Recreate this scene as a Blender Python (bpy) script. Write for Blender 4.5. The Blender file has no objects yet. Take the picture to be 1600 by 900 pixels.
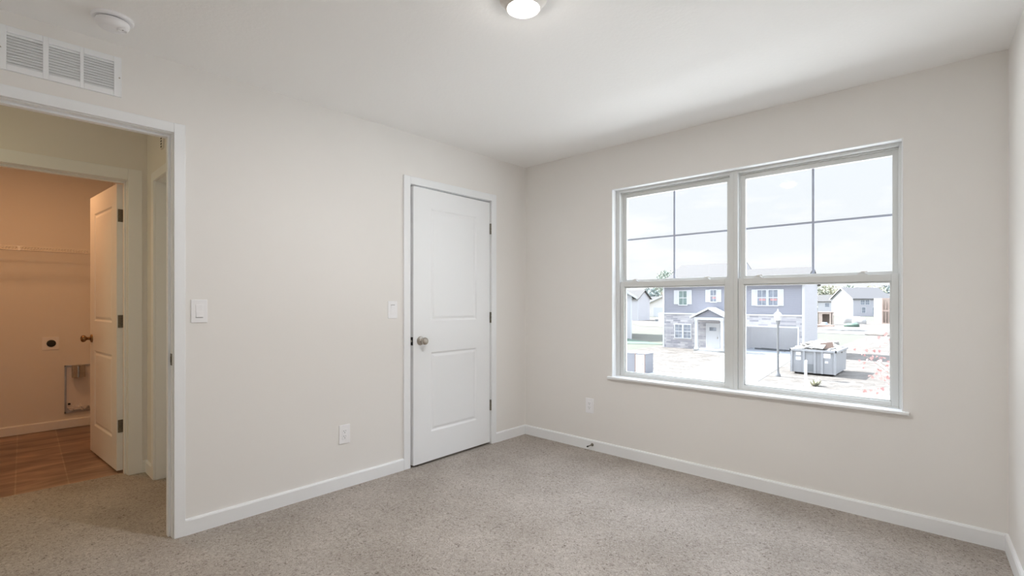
import bpy, bmesh, math, random
from mathutils import Vector, Matrix
random.seed(7)
C = bpy.context.scene
col = C.collection
R = math.radians
PI = math.pi

# ------------------------------------------------------------------ camera
cam_d = bpy.data.cameras.new('camera'); cam = bpy.data.objects.new('camera', cam_d); col.objects.link(cam)
cam.location = (2.974, -3.389, 1.213); cam.rotation_euler = (R(90), 0, R(42.8))
cam_d.sensor_width = 36; cam_d.lens = 766/1600*36; cam_d.shift_y = 21/1600; cam_d.clip_start = 0.02; cam_d.clip_end = 2000
C.camera = cam
C.view_settings.view_transform = 'Standard'; C.view_settings.look = 'None'; C.view_settings.gamma = 1
C.cycles.max_bounces = 16; C.cycles.diffuse_bounces = 14; C.cycles.transparent_max_bounces = 12   # white rooms live on bounced light
C.view_settings.use_curve_mapping = False; C.view_settings.exposure = 0.0

# ------------------------------------------------------------------ sky
w = bpy.data.worlds.new('sky'); C.world = w; w.use_nodes = True
nt = w.node_tree; nt.nodes.clear()
def N(nt, t, **k):
    n = nt.nodes.new(t)
    for a, b in k.items(): setattr(n, a, b)
    return n
out = N(nt, 'ShaderNodeOutputWorld'); bg = N(nt, 'ShaderNodeBackground'); tc = N(nt, 'ShaderNodeTexCoord')
sep = N(nt, 'ShaderNodeSeparateXYZ'); nt.links.new(tc.outputs['Generated'], sep.inputs[0])
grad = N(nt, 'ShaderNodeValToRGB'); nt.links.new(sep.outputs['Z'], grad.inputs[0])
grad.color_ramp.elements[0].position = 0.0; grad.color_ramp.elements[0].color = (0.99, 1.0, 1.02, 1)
grad.color_ramp.elements[1].position = 0.62; grad.color_ramp.elements[1].color = (5.4, 6.0, 6.9, 1)   # sky above the window's view brightened to add light in the room
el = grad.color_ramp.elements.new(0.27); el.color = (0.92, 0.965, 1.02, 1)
mp = N(nt, 'ShaderNodeMapping'); mp.inputs['Scale'].default_value = (1.6, 1.6, 5.0); mp.inputs['Location'].default_value = (0.35, 0.1, 0.2)
nt.links.new(tc.outputs['Generated'], mp.inputs[0])
cn = N(nt, 'ShaderNodeTexNoise'); cn.inputs['Scale'].default_value = 2.4; cn.inputs['Detail'].default_value = 7; cn.inputs['Roughness'].default_value = 0.55
nt.links.new(mp.outputs[0], cn.inputs[0])
cr = N(nt, 'ShaderNodeValToRGB'); cr.color_ramp.elements[0].position = 0.53; cr.color_ramp.elements[1].position = 0.64
nt.links.new(cn.outputs[0], cr.inputs[0])
mx = N(nt, 'ShaderNodeMixRGB'); mx.inputs[2].default_value = (1.05, 1.05, 1.05, 1)
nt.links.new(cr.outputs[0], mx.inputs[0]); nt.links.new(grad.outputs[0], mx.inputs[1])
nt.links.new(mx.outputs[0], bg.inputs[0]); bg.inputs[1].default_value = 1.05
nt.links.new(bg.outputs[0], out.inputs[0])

# ------------------------------------------------------------------ sun and lamps
def light(name, typ, loc, energy, color, size=None, direction=(0, 0, -1), spread=180):
    d = bpy.data.lights.new(name, typ); d.energy = energy; d.color = color
    o = bpy.data.objects.new(name, d); col.objects.link(o); o.location = loc
    o.rotation_euler = Vector(direction).to_track_quat('-Z', 'Y').to_euler()
    if typ == 'AREA': d.shape = 'DISK'; d.size = size; d.spread = R(spread)
    if typ == 'SUN': d.angle = R(0.6)
    if typ == 'POINT': d.shadow_soft_size = size
    return o
SE = R(48)
light('sun', 'SUN', (-20, 10, 40), 23.0, (0.97, 0.965, 0.95), direction=(math.cos(SE), 0.03, -math.sin(SE)))
light('bedroom_lamp_light', 'AREA', (1.655, -1.897, 2.396), 21.5, (1.0, 0.985, 0.97), size=0.124)
light('bedroom_wall_fill', 'POINT', (1.655, -1.897, 2.378), 1.3, (1.0, 0.96, 0.91), size=0.02)   # added point light that lifts the upper walls; the diffuser disc is flat
light('laundry_lamp_light', 'AREA', (-2.20, -3.30, 2.425), 8.0, (1.0, 0.50, 0.22), size=0.25)
light('hall_lamp_light', 'AREA', (-0.72, -4.3, 2.425), 6.2, (1.0, 0.89, 0.52), size=0.25)

# ------------------------------------------------------------------ materials
def mat(name, color, rough=0.5, metal=0.0, bump=0.0, bscale=200.0, var=0.0, vscale=3.0, spec=0.5, emit=None, estr=0.0, bdist=0.002, color2=None, detail=4):
    m = bpy.data.materials.new(name); m.use_nodes = True; t = m.node_tree; b = t.nodes['Principled BSDF']
    b.inputs['Base Color'].default_value = (*color, 1); b.inputs['Roughness'].default_value = rough
    b.inputs['Metallic'].default_value = metal; b.inputs['Specular IOR Level'].default_value = spec
    tc = N(t, 'ShaderNodeTexCoord')
    if bump:
        n = N(t, 'ShaderNodeTexNoise'); n.inputs['Scale'].default_value = bscale; n.inputs['Detail'].default_value = 3
        bp = N(t, 'ShaderNodeBump'); bp.inputs['Strength'].default_value = bump; bp.inputs['Distance'].default_value = bdist
        t.links.new(tc.outputs['Object'], n.inputs[0]); t.links.new(n.outputs[0], bp.inputs['Height']); t.links.new(bp.outputs[0], b.inputs['Normal'])
    if var or color2:
        n = N(t, 'ShaderNodeTexNoise'); n.inputs['Scale'].default_value = vscale; n.inputs['Detail'].default_value = detail
        r = N(t, 'ShaderNodeValToRGB'); r.color_ramp.elements[0].position = 0.35; r.color_ramp.elements[1].position = 0.65
        c2 = color2 if color2 else tuple(c*(1-var) for c in color)
        r.color_ramp.elements[0].color = (*c2, 1); r.color_ramp.elements[1].color = (*color, 1)
        t.links.new(tc.outputs['Object'], n.inputs[0]); t.links.new(n.outputs[0], r.inputs[0]); t.links.new(r.outputs[0], b.inputs['Base Color'])
    if emit:
        b.inputs['Emission Color'].default_value = (*emit, 1); b.inputs['Emission Strength'].default_value = estr
    return m

M = {}
M['wall'] = mat('wall_paint', (0.818, 0.800, 0.776), 0.75, bump=0.12, bscale=260, bdist=0.0008)
M['ceil'] = mat('ceiling_paint', (0.89, 0.885, 0.875), 0.85, bump=0.35, bscale=60, bdist=0.002)
M['trim'] = mat('trim_paint', (0.86, 0.875, 0.89), 0.4, bump=0.01, bscale=90, bdist=0.0005)
M['doorp'] = mat('door_paint', (0.87, 0.885, 0.90), 0.38, bump=0.05, bscale=140, bdist=0.0005)
M['vinyl'] = mat('window_vinyl', (0.68, 0.69, 0.68), 0.35, bump=0.02, bscale=60, bdist=0.0005)
M['grid'] = mat('muntin_grey', (0.50, 0.53, 0.66), 0.5, bump=0.02)
M['plastic'] = mat('white_plastic', (0.88, 0.88, 0.90), 0.3, bump=0.02, bscale=80, bdist=0.0003)
M['slot'] = mat('dark_slot', (0.03, 0.03, 0.03), 0.7, bump=0.02)
M['gap'] = mat('dark_duct', (0.10, 0.10, 0.09), 0.8, bump=0.05)
M['nickel'] = mat('satin_nickel', (0.50, 0.46, 0.41), 0.28, 1.0, bump=0.03, bscale=300, bdist=0.0003)
M['bronze'] = mat('antique_brass', (0.30, 0.19, 0.10), 0.3, 1.0, bump=0.03, bscale=300, bdist=0.0003)
M['hinge'] = mat('dull_nickel_hinge', (0.27, 0.25, 0.21), 0.42, 1.0, var=0.25, vscale=120)
M['steel'] = mat('galvanised_steel', (0.66, 0.66, 0.68), 0.32, 1.0, var=0.15, vscale=14)
M['duct'] = mat('duct_metal', (0.50, 0.47, 0.45), 0.22, 1.0, var=0.1, vscale=30)
M['rubber'] = mat('black_rubber', (0.02, 0.02, 0.02), 0.6, bump=0.05)
M['wire'] = mat('white_coated_wire', (0.82, 0.80, 0.78), 0.35, bump=0.02)
M['lamp'] = mat('lamp_diffuser', (0.9, 0.9, 0.88), 0.5, emit=(1.0, 0.97, 0.93), estr=6.0, bump=0.01)
M['lampring'] = mat('lamp_ring', (0.78, 0.74, 0.70), 0.3, bump=0.02)

def carpet():
    m = bpy.data.materials.new('carpet_pile'); m.use_nodes = True; t = m.node_tree; b = t.nodes['Principled BSDF']
    b.inputs['Roughness'].default_value = 0.95; b.inputs['Specular IOR Level'].default_value = 0.1
    tc = N(t, 'ShaderNodeTexCoord')
    mp = N(t, 'ShaderNodeMapping'); t.links.new(tc.outputs['Object'], mp.inputs[0])
    wn = N(t, 'ShaderNodeTexNoise'); wn.inputs['Scale'].default_value = 40; wn.inputs['Detail'].default_value = 2
    t.links.new(mp.outputs[0], wn.inputs[0])
    ad = N(t, 'ShaderNodeMixRGB', blend_type='ADD'); ad.inputs[0].default_value = 0.03
    t.links.new(mp.outputs[0], ad.inputs[1]); t.links.new(wn.outputs['Color'], ad.inputs[2])
    n1 = N(t, 'ShaderNodeTexNoise'); n1.inputs['Scale'].default_value = 88; n1.inputs['Detail'].default_value = 3; n1.inputs['Roughness'].default_value = 0.6
    n1.inputs['Distortion'].default_value = 1.2
    t.links.new(ad.outputs[0], n1.inputs[0])
    r = N(t, 'ShaderNodeValToRGB'); e = r.color_ramp.elements
    e[0].position = 0.31; e[0].color = (0.19, 0.162, 0.140, 1); e[1].position = 0.70; e[1].color = (0.56, 0.515, 0.475, 1)
    k = e.new(0.43); k.color = (0.395, 0.354, 0.319, 1)
    t.links.new(n1.outputs[0], r.inputs[0])
    n2 = N(t, 'ShaderNodeTexNoise'); n2.inputs['Scale'].default_value = 2.2; n2.inputs['Detail'].default_value = 3
    t.links.new(mp.outputs[0], n2.inputs[0])
    r2 = N(t, 'ShaderNodeValToRGB'); r2.color_ramp.elements[0].position = 0.35; r2.color_ramp.elements[1].position = 0.68
    r2.color_ramp.elements[0].color = (0.88, 0.87, 0.86, 1); r2.color_ramp.elements[1].color = (1.06, 1.06, 1.06, 1)
    t.links.new(n2.outputs[0], r2.inputs[0])
    mu = N(t, 'ShaderNodeMixRGB', blend_type='MULTIPLY'); mu.inputs[0].default_value = 1
    t.links.new(r.outputs[0], mu.inputs[1]); t.links.new(r2.outputs[0], mu.inputs[2]); t.links.new(mu.outputs[0], b.inputs['Base Color'])
    bp = N(t, 'ShaderNodeBump'); bp.inputs['Strength'].default_value = 0.9; bp.inputs['Distance'].default_value = 0.006
    t.links.new(n1.outputs[0], bp.inputs['Height']); t.links.new(bp.outputs[0], b.inputs['Normal'])
    return m
M['carpet'] = carpet()

def tile_mat():
    m = bpy.data.materials.new('vinyl_tile'); m.use_nodes = True; t = m.node_tree; b = t.nodes['Principled BSDF']
    b.inputs['Roughness'].default_value = 0.38
    tc = N(t, 'ShaderNodeTexCoord'); mp = N(t, 'ShaderNodeMapping'); mp.inputs['Location'].default_value = (0.09, 0.016, 0)
    mp.inputs['Rotation'].default_value = (0, 0, R(2.3))
    t.links.new(tc.outputs['Object'], mp.inputs[0])
    br = N(t, 'ShaderNodeTexBrick'); br.offset = 0.5; br.inputs['Scale'].default_value = 1.0
    br.inputs['Brick Width'].default_value = 0.61; br.inputs['Row Height'].default_value = 0.253; br.inputs['Mortar Size'].default_value = 0.004
    br.inputs['Color1'].default_value = (0.30, 0.20, 0.145, 1); br.inputs['Color2'].default_value = (0.40, 0.265, 0.195, 1); br.inputs['Mortar'].default_value = (0.46, 0.34, 0.26, 1)
    t.links.new(mp.outputs[0], br.inputs[0])
    mp2 = N(t, 'ShaderNodeMapping'); mp2.inputs['Scale'].default_value = (6, 1.6, 1); t.links.new(tc.outputs['Object'], mp2.inputs[0])
    n = N(t, 'ShaderNodeTexNoise'); n.inputs['Scale'].default_value = 1.3; n.inputs['Detail'].default_value = 6; n.inputs['Distortion'].default_value = 0.9
    t.links.new(mp2.outputs[0], n.inputs[0])
    r = N(t, 'ShaderNodeValToRGB'); r.color_ramp.elements[0].position = 0.34; r.color_ramp.elements[0].color = (0.42, 0.40, 0.38, 1)
    r.color_ramp.elements[1].position = 0.68; r.color_ramp.elements[1].color = (1.15, 1.12, 1.1, 1)
    t.links.new(n.outputs[0], r.inputs[0])
    mu = N(t, 'ShaderNodeMixRGB', blend_type='MULTIPLY'); mu.inputs[0].default_value = 1
    t.links.new(br.outputs[0], mu.inputs[1]); t.links.new(r.outputs[0], mu.inputs[2]); t.links.new(mu.outputs[0], b.inputs['Base Color'])
    return m
M['tile'] = tile_mat()

def glass_mat(name, tint=(1, 1, 1), f=0.05):
    m = bpy.data.materials.new(name); m.use_nodes = True; t = m.node_tree; t.nodes.clear()
    o = N(t, 'ShaderNodeOutputMaterial'); tr = N(t, 'ShaderNodeBsdfTransparent'); gl = N(t, 'ShaderNodeBsdfGlossy'); mi = N(t, 'ShaderNodeMixShader')
    tr.inputs[0].default_value = (*tint, 1); gl.inputs['Roughness'].default_value = 0.02; mi.inputs[0].default_value = f
    t.links.new(tr.outputs[0], mi.inputs[1]); t.links.new(gl.outputs[0], mi.inputs[2]); t.links.new(mi.outputs[0], o.inputs[0])
    return m
M['glass'] = glass_mat('window_glass', (0.98, 0.99, 0.99), 0.035)

def siding(name, color, pitch=0.15):
    m = mat(name, color, 0.7); t = m.node_tree; b = t.nodes['Principled BSDF']
    tc = N(t, 'ShaderNodeTexCoord'); s = N(t, 'ShaderNodeSeparateXYZ'); t.links.new(tc.outputs['Object'], s.inputs[0])
    d = N(t, 'ShaderNodeMath', operation='DIVIDE'); d.inputs[1].default_value = pitch; fr = N(t, 'ShaderNodeMath', operation='FRACT')
    t.links.new(s.outputs['Z'], d.inputs[0]); t.links.new(d.outputs[0], fr.inputs[0])
    bp = N(t, 'ShaderNodeBump'); bp.inputs['Strength'].default_value = 0.6; bp.inputs['Distance'].default_value = 0.02
    t.links.new(fr.outputs[0], bp.inputs['Height']); t.links.new(bp.outputs[0], b.inputs['Normal'])
    return m
def stone(name):
    m = bpy.data.materials.new(name); m.use_nodes = True; t = m.node_tree; b = t.nodes['Principled BSDF']; b.inputs['Roughness'].default_value = 0.85
    tc = N(t, 'ShaderNodeTexCoord'); s = N(t, 'ShaderNodeSeparateXYZ'); c = N(t, 'ShaderNodeCombineXYZ')
    t.links.new(tc.outputs['Object'], s.inputs[0]); t.links.new(s.outputs['X'], c.inputs['X']); t.links.new(s.outputs['Z'], c.inputs['Y']); t.links.new(s.outputs['Y'], c.inputs['Z'])
    br = N(t, 'ShaderNodeTexBrick'); br.offset = 0.37; br.inputs['Scale'].default_value = 1; br.inputs['Brick Width'].default_value = 0.62; br.inputs['Row Height'].default_value = 0.15
    br.inputs['Mortar Size'].default_value = 0.012; br.inputs['Color1'].default_value = (0.25, 0.25, 0.275, 1); br.inputs['Color2'].default_value = (0.50, 0.485, 0.485, 1); br.inputs['Mortar'].default_value = (0.42, 0.41, 0.415, 1)
    t.links.new(c.outputs[0], br.inputs[0])
    n = N(t, 'ShaderNodeTexNoise'); n.inputs['Scale'].default_value = 1.4; n.inputs['Detail'].default_value = 5; t.links.new(c.outputs[0], n.inputs[0])
    r = N(t, 'ShaderNodeValToRGB'); r.color_ramp.elements[0].position = 0.35; r.color_ramp.elements[0].color = (0.8, 0.8, 0.83, 1); r.color_ramp.elements[1].color = (1.15, 1.12, 1.08, 1)
    t.links.new(n.outputs[0], r.inputs[0])
    mu = N(t, 'ShaderNodeMixRGB', blend_type='MULTIPLY'); mu.inputs[0].default_value = 1
    t.links.new(br.outputs[0], mu.inputs[1]); t.links.new(r.outputs[0], mu.inputs[2]); t.links.new(mu.outputs[0], b.inputs['Base Color'])
    return m
M['blue_siding'] = siding('slate_blue_siding', (0.228, 0.232, 0.269))
M['far_siding'] = siding('grey_blue_siding', (0.380, 0.373, 0.405))
M['lilac_siding'] = siding('pale_grey_siding', (0.467, 0.462, 0.482))
M['white_siding'] = siding('white_siding', (0.363, 0.369, 0.380))
M['cream_siding'] = siding('cream_siding', (0.60, 0.57, 0.54))
M['stone'] = stone('stacked_ledgestone')
M['out_trim'] = mat('exterior_white_trim', (0.484, 0.491, 0.510), 0.5, bump=0.05)
M['shingle'] = mat('pale_shingles', (0.073, 0.070, 0.070), 0.9, bump=0.4, bscale=14, bdist=0.02, var=0.08, vscale=8)
M['shingle2'] = mat('grey_shingles', (0.084, 0.083, 0.088), 0.9, bump=0.4, bscale=14, bdist=0.02, var=0.08, vscale=8)
M['pane'] = mat('reflective_pane', (0.234, 0.260, 0.307), 0.12, var=0.35, vscale=2.5)
M['pane_green'] = mat('greenish_pane', (0.182, 0.247, 0.234), 0.12, var=0.3, vscale=2.5)
M['sticker'] = mat('pink_sticker', (0.425, 0.210, 0.210), 0.5, bump=0.02)
M['street'] = mat('street_bounce_concrete', (0.60, 0.60, 0.585), 0.9, bump=0.2, bscale=12, var=0.06, vscale=1.5)  # unseen street, made paler to bounce extra light up into the room
M['concrete'] = mat('pale_concrete', (0.34, 0.34, 0.335), 0.9, bump=0.2, bscale=12, var=0.06, vscale=1.5)
M['dirt'] = mat('bare_dirt', (0.114, 0.104, 0.095), 0.95, bump=1.0, bscale=3, bdist=0.16, color2=(0.073, 0.064, 0.056), vscale=1.1, detail=9)
M['grass'] = mat('dry_lawn', (0.084, 0.083, 0.068), 0.95, bump=0.6, bscale=9, bdist=0.06, color2=(0.072, 0.076, 0.059), vscale=0.7, detail=6)
M['greengrass'] = mat('green_lawn', (0.075, 0.107, 0.083), 0.95, bump=0.6, bscale=9, bdist=0.06, color2=(0.060, 0.092, 0.068), vscale=0.7, detail=6)
M['garage_in'] = mat('garage_drywall', (0.90, 0.89, 0.89), 0.8, bump=0.05, var=0.03)
M['slab'] = mat('garage_slab', (0.62, 0.66, 0.72), 0.8, bump=0.1, var=0.05)
M['dumpster'] = mat('grey_steel_paint', (0.286, 0.292, 0.307), 0.5, bump=0.08, bscale=30, var=0.08, vscale=4)
M['dumpster_dark'] = mat('dark_steel', (0.16, 0.17, 0.18), 0.5, bump=0.08)
M['paper'] = mat('label_paper', (0.80, 0.78, 0.80), 0.6, bump=0.03)
M['debris'] = mat('pale_building_scrap', (0.390, 0.375, 0.360), 0.8, bump=0.1, var=0.12, vscale=6)
M['brown'] = mat('brown_cardboard', (0.210, 0.145, 0.120), 0.8, bump=0.05, var=0.1)
M['post'] = mat('grey_lamp_post', (0.137, 0.140, 0.146), 0.4, bump=0.05)
M['lantern'] = mat('white_lantern', (0.440, 0.440, 0.440), 0.3, bump=0.03)
M['osb'] = mat('osb_board', (0.459, 0.381, 0.326), 0.85, bump=0.1, var=0.12, vscale=6)
M['wood'] = mat('raw_lumber', (0.468, 0.354, 0.302), 0.8, bump=0.1, var=0.15, vscale=5)
M['bluetarp'] = mat('blue_tarp', (0.150, 0.200, 0.310), 0.5, bump=0.2, bscale=4)
M['greentarp'] = mat('green_tarp', (0.048, 0.088, 0.064), 0.5, bump=0.2, bscale=3, var=0.15)
M['wrap'] = mat('white_wrap', (0.302, 0.295, 0.288), 0.5, bump=0.2, bscale=3)
M['sheath'] = mat('cream_sheathing', (0.74, 0.67, 0.62), 0.8, bump=0.05, var=0.05)
M['gravel'] = mat('white_gravel', (0.120, 0.118, 0.116), 0.9, bump=0.6, bscale=6, bdist=0.06, var=0.12, vscale=2)
M['bark'] = mat('tree_bark', (0.34, 0.28, 0.24), 0.9, bump=0.3, bscale=20, var=0.2)
M['redleaf'] = mat('red_maple_leaf', (0.340, 0.157, 0.149), 0.6, color2=(0.391, 0.230, 0.212), vscale=3)
for k, c, c2 in (('leaf_g', (0.32, 0.36, 0.31), (0.22, 0.26, 0.22)), ('leaf_y', (0.42, 0.41, 0.31), (0.32, 0.32, 0.24)), ('leaf_b', (0.25, 0.30, 0.29), (0.19, 0.23, 0.23)), ('leaf_o', (0.34, 0.34, 0.27), (0.25, 0.26, 0.20))):
    M[k] = mat('foliage_'+k[-1], c, 0.8, color2=c2, vscale=0.9)
M['acgrey'] = mat('grey_unit_paint', (0.164, 0.168, 0.191), 0.5, bump=0.2, bscale=30)

# ------------------------------------------------------------------ mesh helpers
class MB:
    def __init__(s): s.bm = bmesh.new()
    def box(s, x0, x1, y0, y1, z0, z1, mtx=None):
        vs = [s.bm.verts.new((x, y, z)) for x in (x0, x1) for y in (y0, y1) for z in (z0, z1)]
        for f in ((0, 1, 3, 2), (4, 6, 7, 5), (0, 4, 5, 1), (2, 3, 7, 6), (0, 2, 6, 4), (1, 5, 7, 3)):
            s.bm.faces.new([vs[i] for i in f])
        if mtx:
            for v in vs: v.co = mtx @ v.co
        return s
    def prism(s, pts, a, b, axis='y'):
        # pts: 2-D outline; extruded from a to b along axis
        def P(p, t):
            return {'x': (t, p[0], p[1]), 'y': (p[0], t, p[1]), 'z': (p[0], p[1], t)}[axis]
        v0 = [s.bm.verts.new(P(p, a)) for p in pts]; v1 = [s.bm.verts.new(P(p, b)) for p in pts]
        s.bm.faces.new(v0); s.bm.faces.new(v1[::-1]); n = len(pts)
        for i in range(n): s.bm.faces.new([v0[i], v1[i], v1[(i+1) % n], v0[(i+1) % n]])
        return s
    def lathe(s, prof, mtx=None, seg=24):
        # prof: (radius, height) along +Z
        rings = []
        for r, z in prof:
            if r < 1e-6: rings.append([s.bm.verts.new((0, 0, z))])
            else: rings.append([s.bm.verts.new((r*math.cos(2*PI*i/seg), r*math.sin(2*PI*i/seg), z)) for i in range(seg)])
        for A, B in zip(rings, rings[1:]):
            for i in range(seg):
                j = (i+1) % seg
                if len(A) == 1 and len(B) == 1: continue
                if len(A) == 1: s.bm.faces.new([A[0], B[i], B[j]])
                elif len(B) == 1: s.bm.faces.new([A[i], A[j], B[0]])
                else: s.bm.faces.new([A[i], A[j], B[j], B[i]])
        if mtx:
            for rg in rings:
                for v in rg: v.co = mtx @ v.co
        return s
    def tube(s, p, q, r0, r1=None, seg=8):
        r1 = r0 if r1 is None else r1; p = Vector(p); q = Vector(q); d = q-p
        m = Matrix.Translation(p) @ d.to_track_quat('Z', 'Y').to_matrix().to_4x4()
        return s.lathe([(0, 0), (r0, 0), (r1, d.length), (0, d.length)], m, seg)
    def build(s, name, m, parent=None, smooth=False, bevel=0.0, loc=None, seg=2):
        bmesh.ops.recalc_face_normals(s.bm, faces=s.bm.faces)
        me = bpy.data.meshes.new(name); s.bm.to_mesh(me); s.bm.free()
        if isinstance(m, (list, tuple)):
            for x in m: me.materials.append(x)
        else: me.materials.append(m)
        if smooth:
            for p in me.polygons: p.use_smooth = True
        o = bpy.data.objects.new(name, me); col.objects.link(o)
        if parent: o.parent = parent
        if loc: o.location = loc
        if bevel:
            b = o.modifiers.new('bevel', 'BEVEL'); b.width = bevel; b.segments = seg; b.limit_method = 'ANGLE'; b.angle_limit = R(40)
        if smooth:
            e = o.modifiers.new('edges', 'EDGE_SPLIT'); e.split_angle = R(38)
        return o
def box(name, m, *a, parent=None, bevel=0.0): return MB().box(*a).build(name, m, parent, bevel=bevel)
def st(o): o['kind'] = 'structure'; return o
def tag(o, label, cat, group=None, kind=None):
    o['label'] = label; o['category'] = cat
    if group: o['group'] = group
    if kind: o['kind'] = kind
    return o
def empty(name, loc=(0, 0, 0), rz=0):
    o = bpy.data.objects.new(name, None); col.objects.link(o); o.location = loc; o.rotation_euler = (0, 0, rz); o.empty_display_size = 0.1
    return o
def copy_tree(o, parent=None):
    c = o.copy(); col.objects.link(c); c.parent = parent
    for ch in list(o.children): copy_tree(ch, c)
    return c

# ================================================================== ROOM SHELL
H = 2.44; T = 0.115
RW = math.tan(R(3.4))                                       # the right wall runs slightly out of square
def rx(y): return 3.126 - y*RW
# floors
st(MB().prism([(-1.40, -5.6), (3.6, -5.6), (3.6, 0.10), (-1.40, 0.10)], -0.12, 0.0, 'z').build('floor', M['carpet']))
st(box('floor', M['tile'], -3.48, -1.40, -5.6, 0.10, -0.12, -0.004)); bpy.data.objects['floor.001'].name = 'floor_laundry'
st(box('ceiling', M['ceil'], -3.48, 3.8, -5.6, 0.17, H, H+0.12))
# window wall with its opening
WX0, WX1, WZ0, WZ1 = 0.914, 2.724, 0.603, 2.101
b = MB()
b.box(-3.48, WX0, 0, 0.17, 0, H).box(WX1, 3.8, 0, 0.17, 0, H).box(WX0, WX1, 0, 0.17, 0, WZ0).box(WX0, WX1, 0, 0.17, WZ1, H)
st(b.build('wall_front', M['wall']))
# left wall with closet opening and hall doorway
CL0, CL1, DT = -1.276, -0.446, 2.068
LD0, LD1 = -3.555, -2.726
b = MB()
b.box(-T, 0, CL1, 0, 0, H).box(-T, 0, CL0, CL1, DT, H).box(-T, 0, LD1, CL0, 0, H).box(-T, 0, LD0, LD1, DT+0.006, H).box(-T, 0, -5.6, LD0, 0, H)
st(b.build('wall_left', M['wall']))
# right wall
st(MB().prism([(rx(0), 0.0), (rx(0)+0.12, 0.0), (rx(-4.1)+0.12, -4.1), (rx(-4.1), -4.1)], 0, H, 'z').build('wall_right', M['wall']))
st(box('wall_back', M['wall'], 0.0, 3.6, -4.2, -4.1, 0, H))
# hall and laundry walls
LA0, LA1, LT = -3.50, -2.700, 2.058
b = MB()
b.box(-1.435, -1.32, LA1, -2.475, 0, H).box(-1.435, -1.32, LA0, LA1, LT, H).box(-1.435, -1.32, -5.6, LA0, 0, H)
st(b.build('wall_hall_side', M['wall']))
b = MB()                                                   # end wall of the hall, with a doorway
HE = -2.59; HX0, HX1 = -1.065, -0.30
b.box(-1.32, HX0, HE, HE+T, 0, H).box(HX0, HX1, HE, HE+T, 2.03, H).box(HX1, -T, HE, HE+T, 0, H)
st(b.build('wall_hall_end', M['wall']))
st(box('wall_hall_back', M['wall'], -3.48, -T, -5.6, -5.5, 0, H))
st(box('wall_laundry_back', M['wall'], -3.48, -3.36, -5.5, 0, 0, H))
st(box('wall_laundry_north', M['wall'], -3.36, -1.435, -2.50, -2.40, 0, H))
st(box('wall_laundry_south', M['wall'], -3.36, -1.435, -4.55, -4.45, 0, H))
st(box('wall_closet', M['wall'], -0.80, -0.74, -2.40, 0, 0, H))

# ------------------------------------------------------------------ trim: baseboards and casings
BH, BT = 0.083, 0.014
def baseboard(name, p, q, out_n):
    # profile: flat board with eased top, running p->q (2-D), out_n = inward unit normal
    p = Vector(p); q = Vector(q); d = (q-p).normalized(); L_ = (q-p).length; nrm = Vector(out_n)
    prof = [(0, 0), (BT, 0), (BT, BH-0.010), (BT-0.004, BH-0.002), (0.002, BH), (0, BH)]
    bm = MB(); v0 = []; v1 = []
    for a, z in prof:
        A = p+nrm*a; B = q+nrm*a
        v0.append(bm.bm.verts.new((A.x, A.y, z))); v1.append(bm.bm.verts.new((B.x, B.y, z)))
    bm.bm.faces.new(v0); bm.bm.faces.new(v1[::-1])
    for i in range(len(prof)): j = (i+1) % len(prof); bm.bm.faces.new([v0[i], v1[i], v1[j], v0[j]])
    return st(bm.build(name, M['trim']))
CW = 0.057; CT = 0.015
baseboard('baseboard_front', (0, 0), (rx(0), 0), (0, -1))
baseboard('baseboard_left', (0, LD1+0.048), (0, CL0-CW), (1, 0)).name = 'baseboard_left'
baseboard('baseboard_left_corner', (0, CL1+CW), (0, -BT), (1, 0))
baseboard('baseboard_right', (rx(-BT), -BT), (rx(-4.1), -4.1), (-math.cos(R(3.4)), -math.sin(R(3.4))))
baseboard('baseboard_left_south', (0, -4.1), (0, LD0-0.048), (1, 0))
baseboard('baseboard_back', (BT, -4.1), (rx(-4.1)-BT, -4.1), (0, 1))
baseboard('baseboard_hall', (-1.32, LA1+0.075), (-1.32, HE), (1, 0))
baseboard('baseboard_hall_end', (-1.32+BT, HE), (HX0-CW, HE), (0, -1))
baseboard('baseboard_laundry', (-3.36, -4.45), (-3.36, -2.50), (1, 0))
baseboard('baseboard_laundry_north', (-3.36+BT, -2.50), (-1.435, -2.50), (0, -1))

def casing_x(name, x, sgn, y0, y1, top, cw=CW, rev=0.0):
    """door casing on a wall of constant x, its face looking along sgn; mitred three-sided frame"""
    b = MB(); a, c = sorted((x, x+sgn*CT))
    b.box(a, c, y0-cw, y0-rev, 0, top+cw); b.box(a, c, y1+rev, y1+cw, 0, top+cw); b.box(a, c, y0-rev, y1+rev, top+rev, top+cw)
    return st(b.build(name, M['trim'], bevel=0.003))
casing_x('trim_1', 0, 1, CL0, CL1, DT, 0.057)
casing_x('trim_2', 0, 1, LD0, LD1, DT+0.006, 0.050)
casing_x('trim_3', -1.32, 1, LA0, LA1, LT, 0.080)
casing_x('trim_4', -1.435, -1, LA0, LA1, LT, 0.060)
# jamb linings with stops
def jamb_x(name, xa, xb, y0, y1, top, stop=None, t=0.004):
    b = MB()
    b.box(xa, xb, y0, y0+t, 0, top).box(xa, xb, y1-t, y1, 0, top).box(xa, xb, y0+t, y1-t, top-t, top)
    if stop:
        s0, s1 = stop
        b.box(s0, s1, y0+t, y0+t+0.011, 0, top-t).box(s0, s1, y1-t-0.011, y1-t, 0, top-t).box(s0, s1, y0+t+0.011, y1-t-0.011, top-t-0.011, top-t)
    return st(b.build(name, M['trim'], bevel=0.0015))
j1 = jamb_x('trim_5', -T, 0.0, CL0, CL1, DT, (-0.075, -0.040))
j2 = jamb_x('trim_6', -T, 0.0, LD0, LD1, DT+0.006, (-0.075, -0.040))
j3 = jamb_x('trim_7', -1.435, -1.32, LA0, LA1, LT, (-1.392, -1.358))
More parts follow.
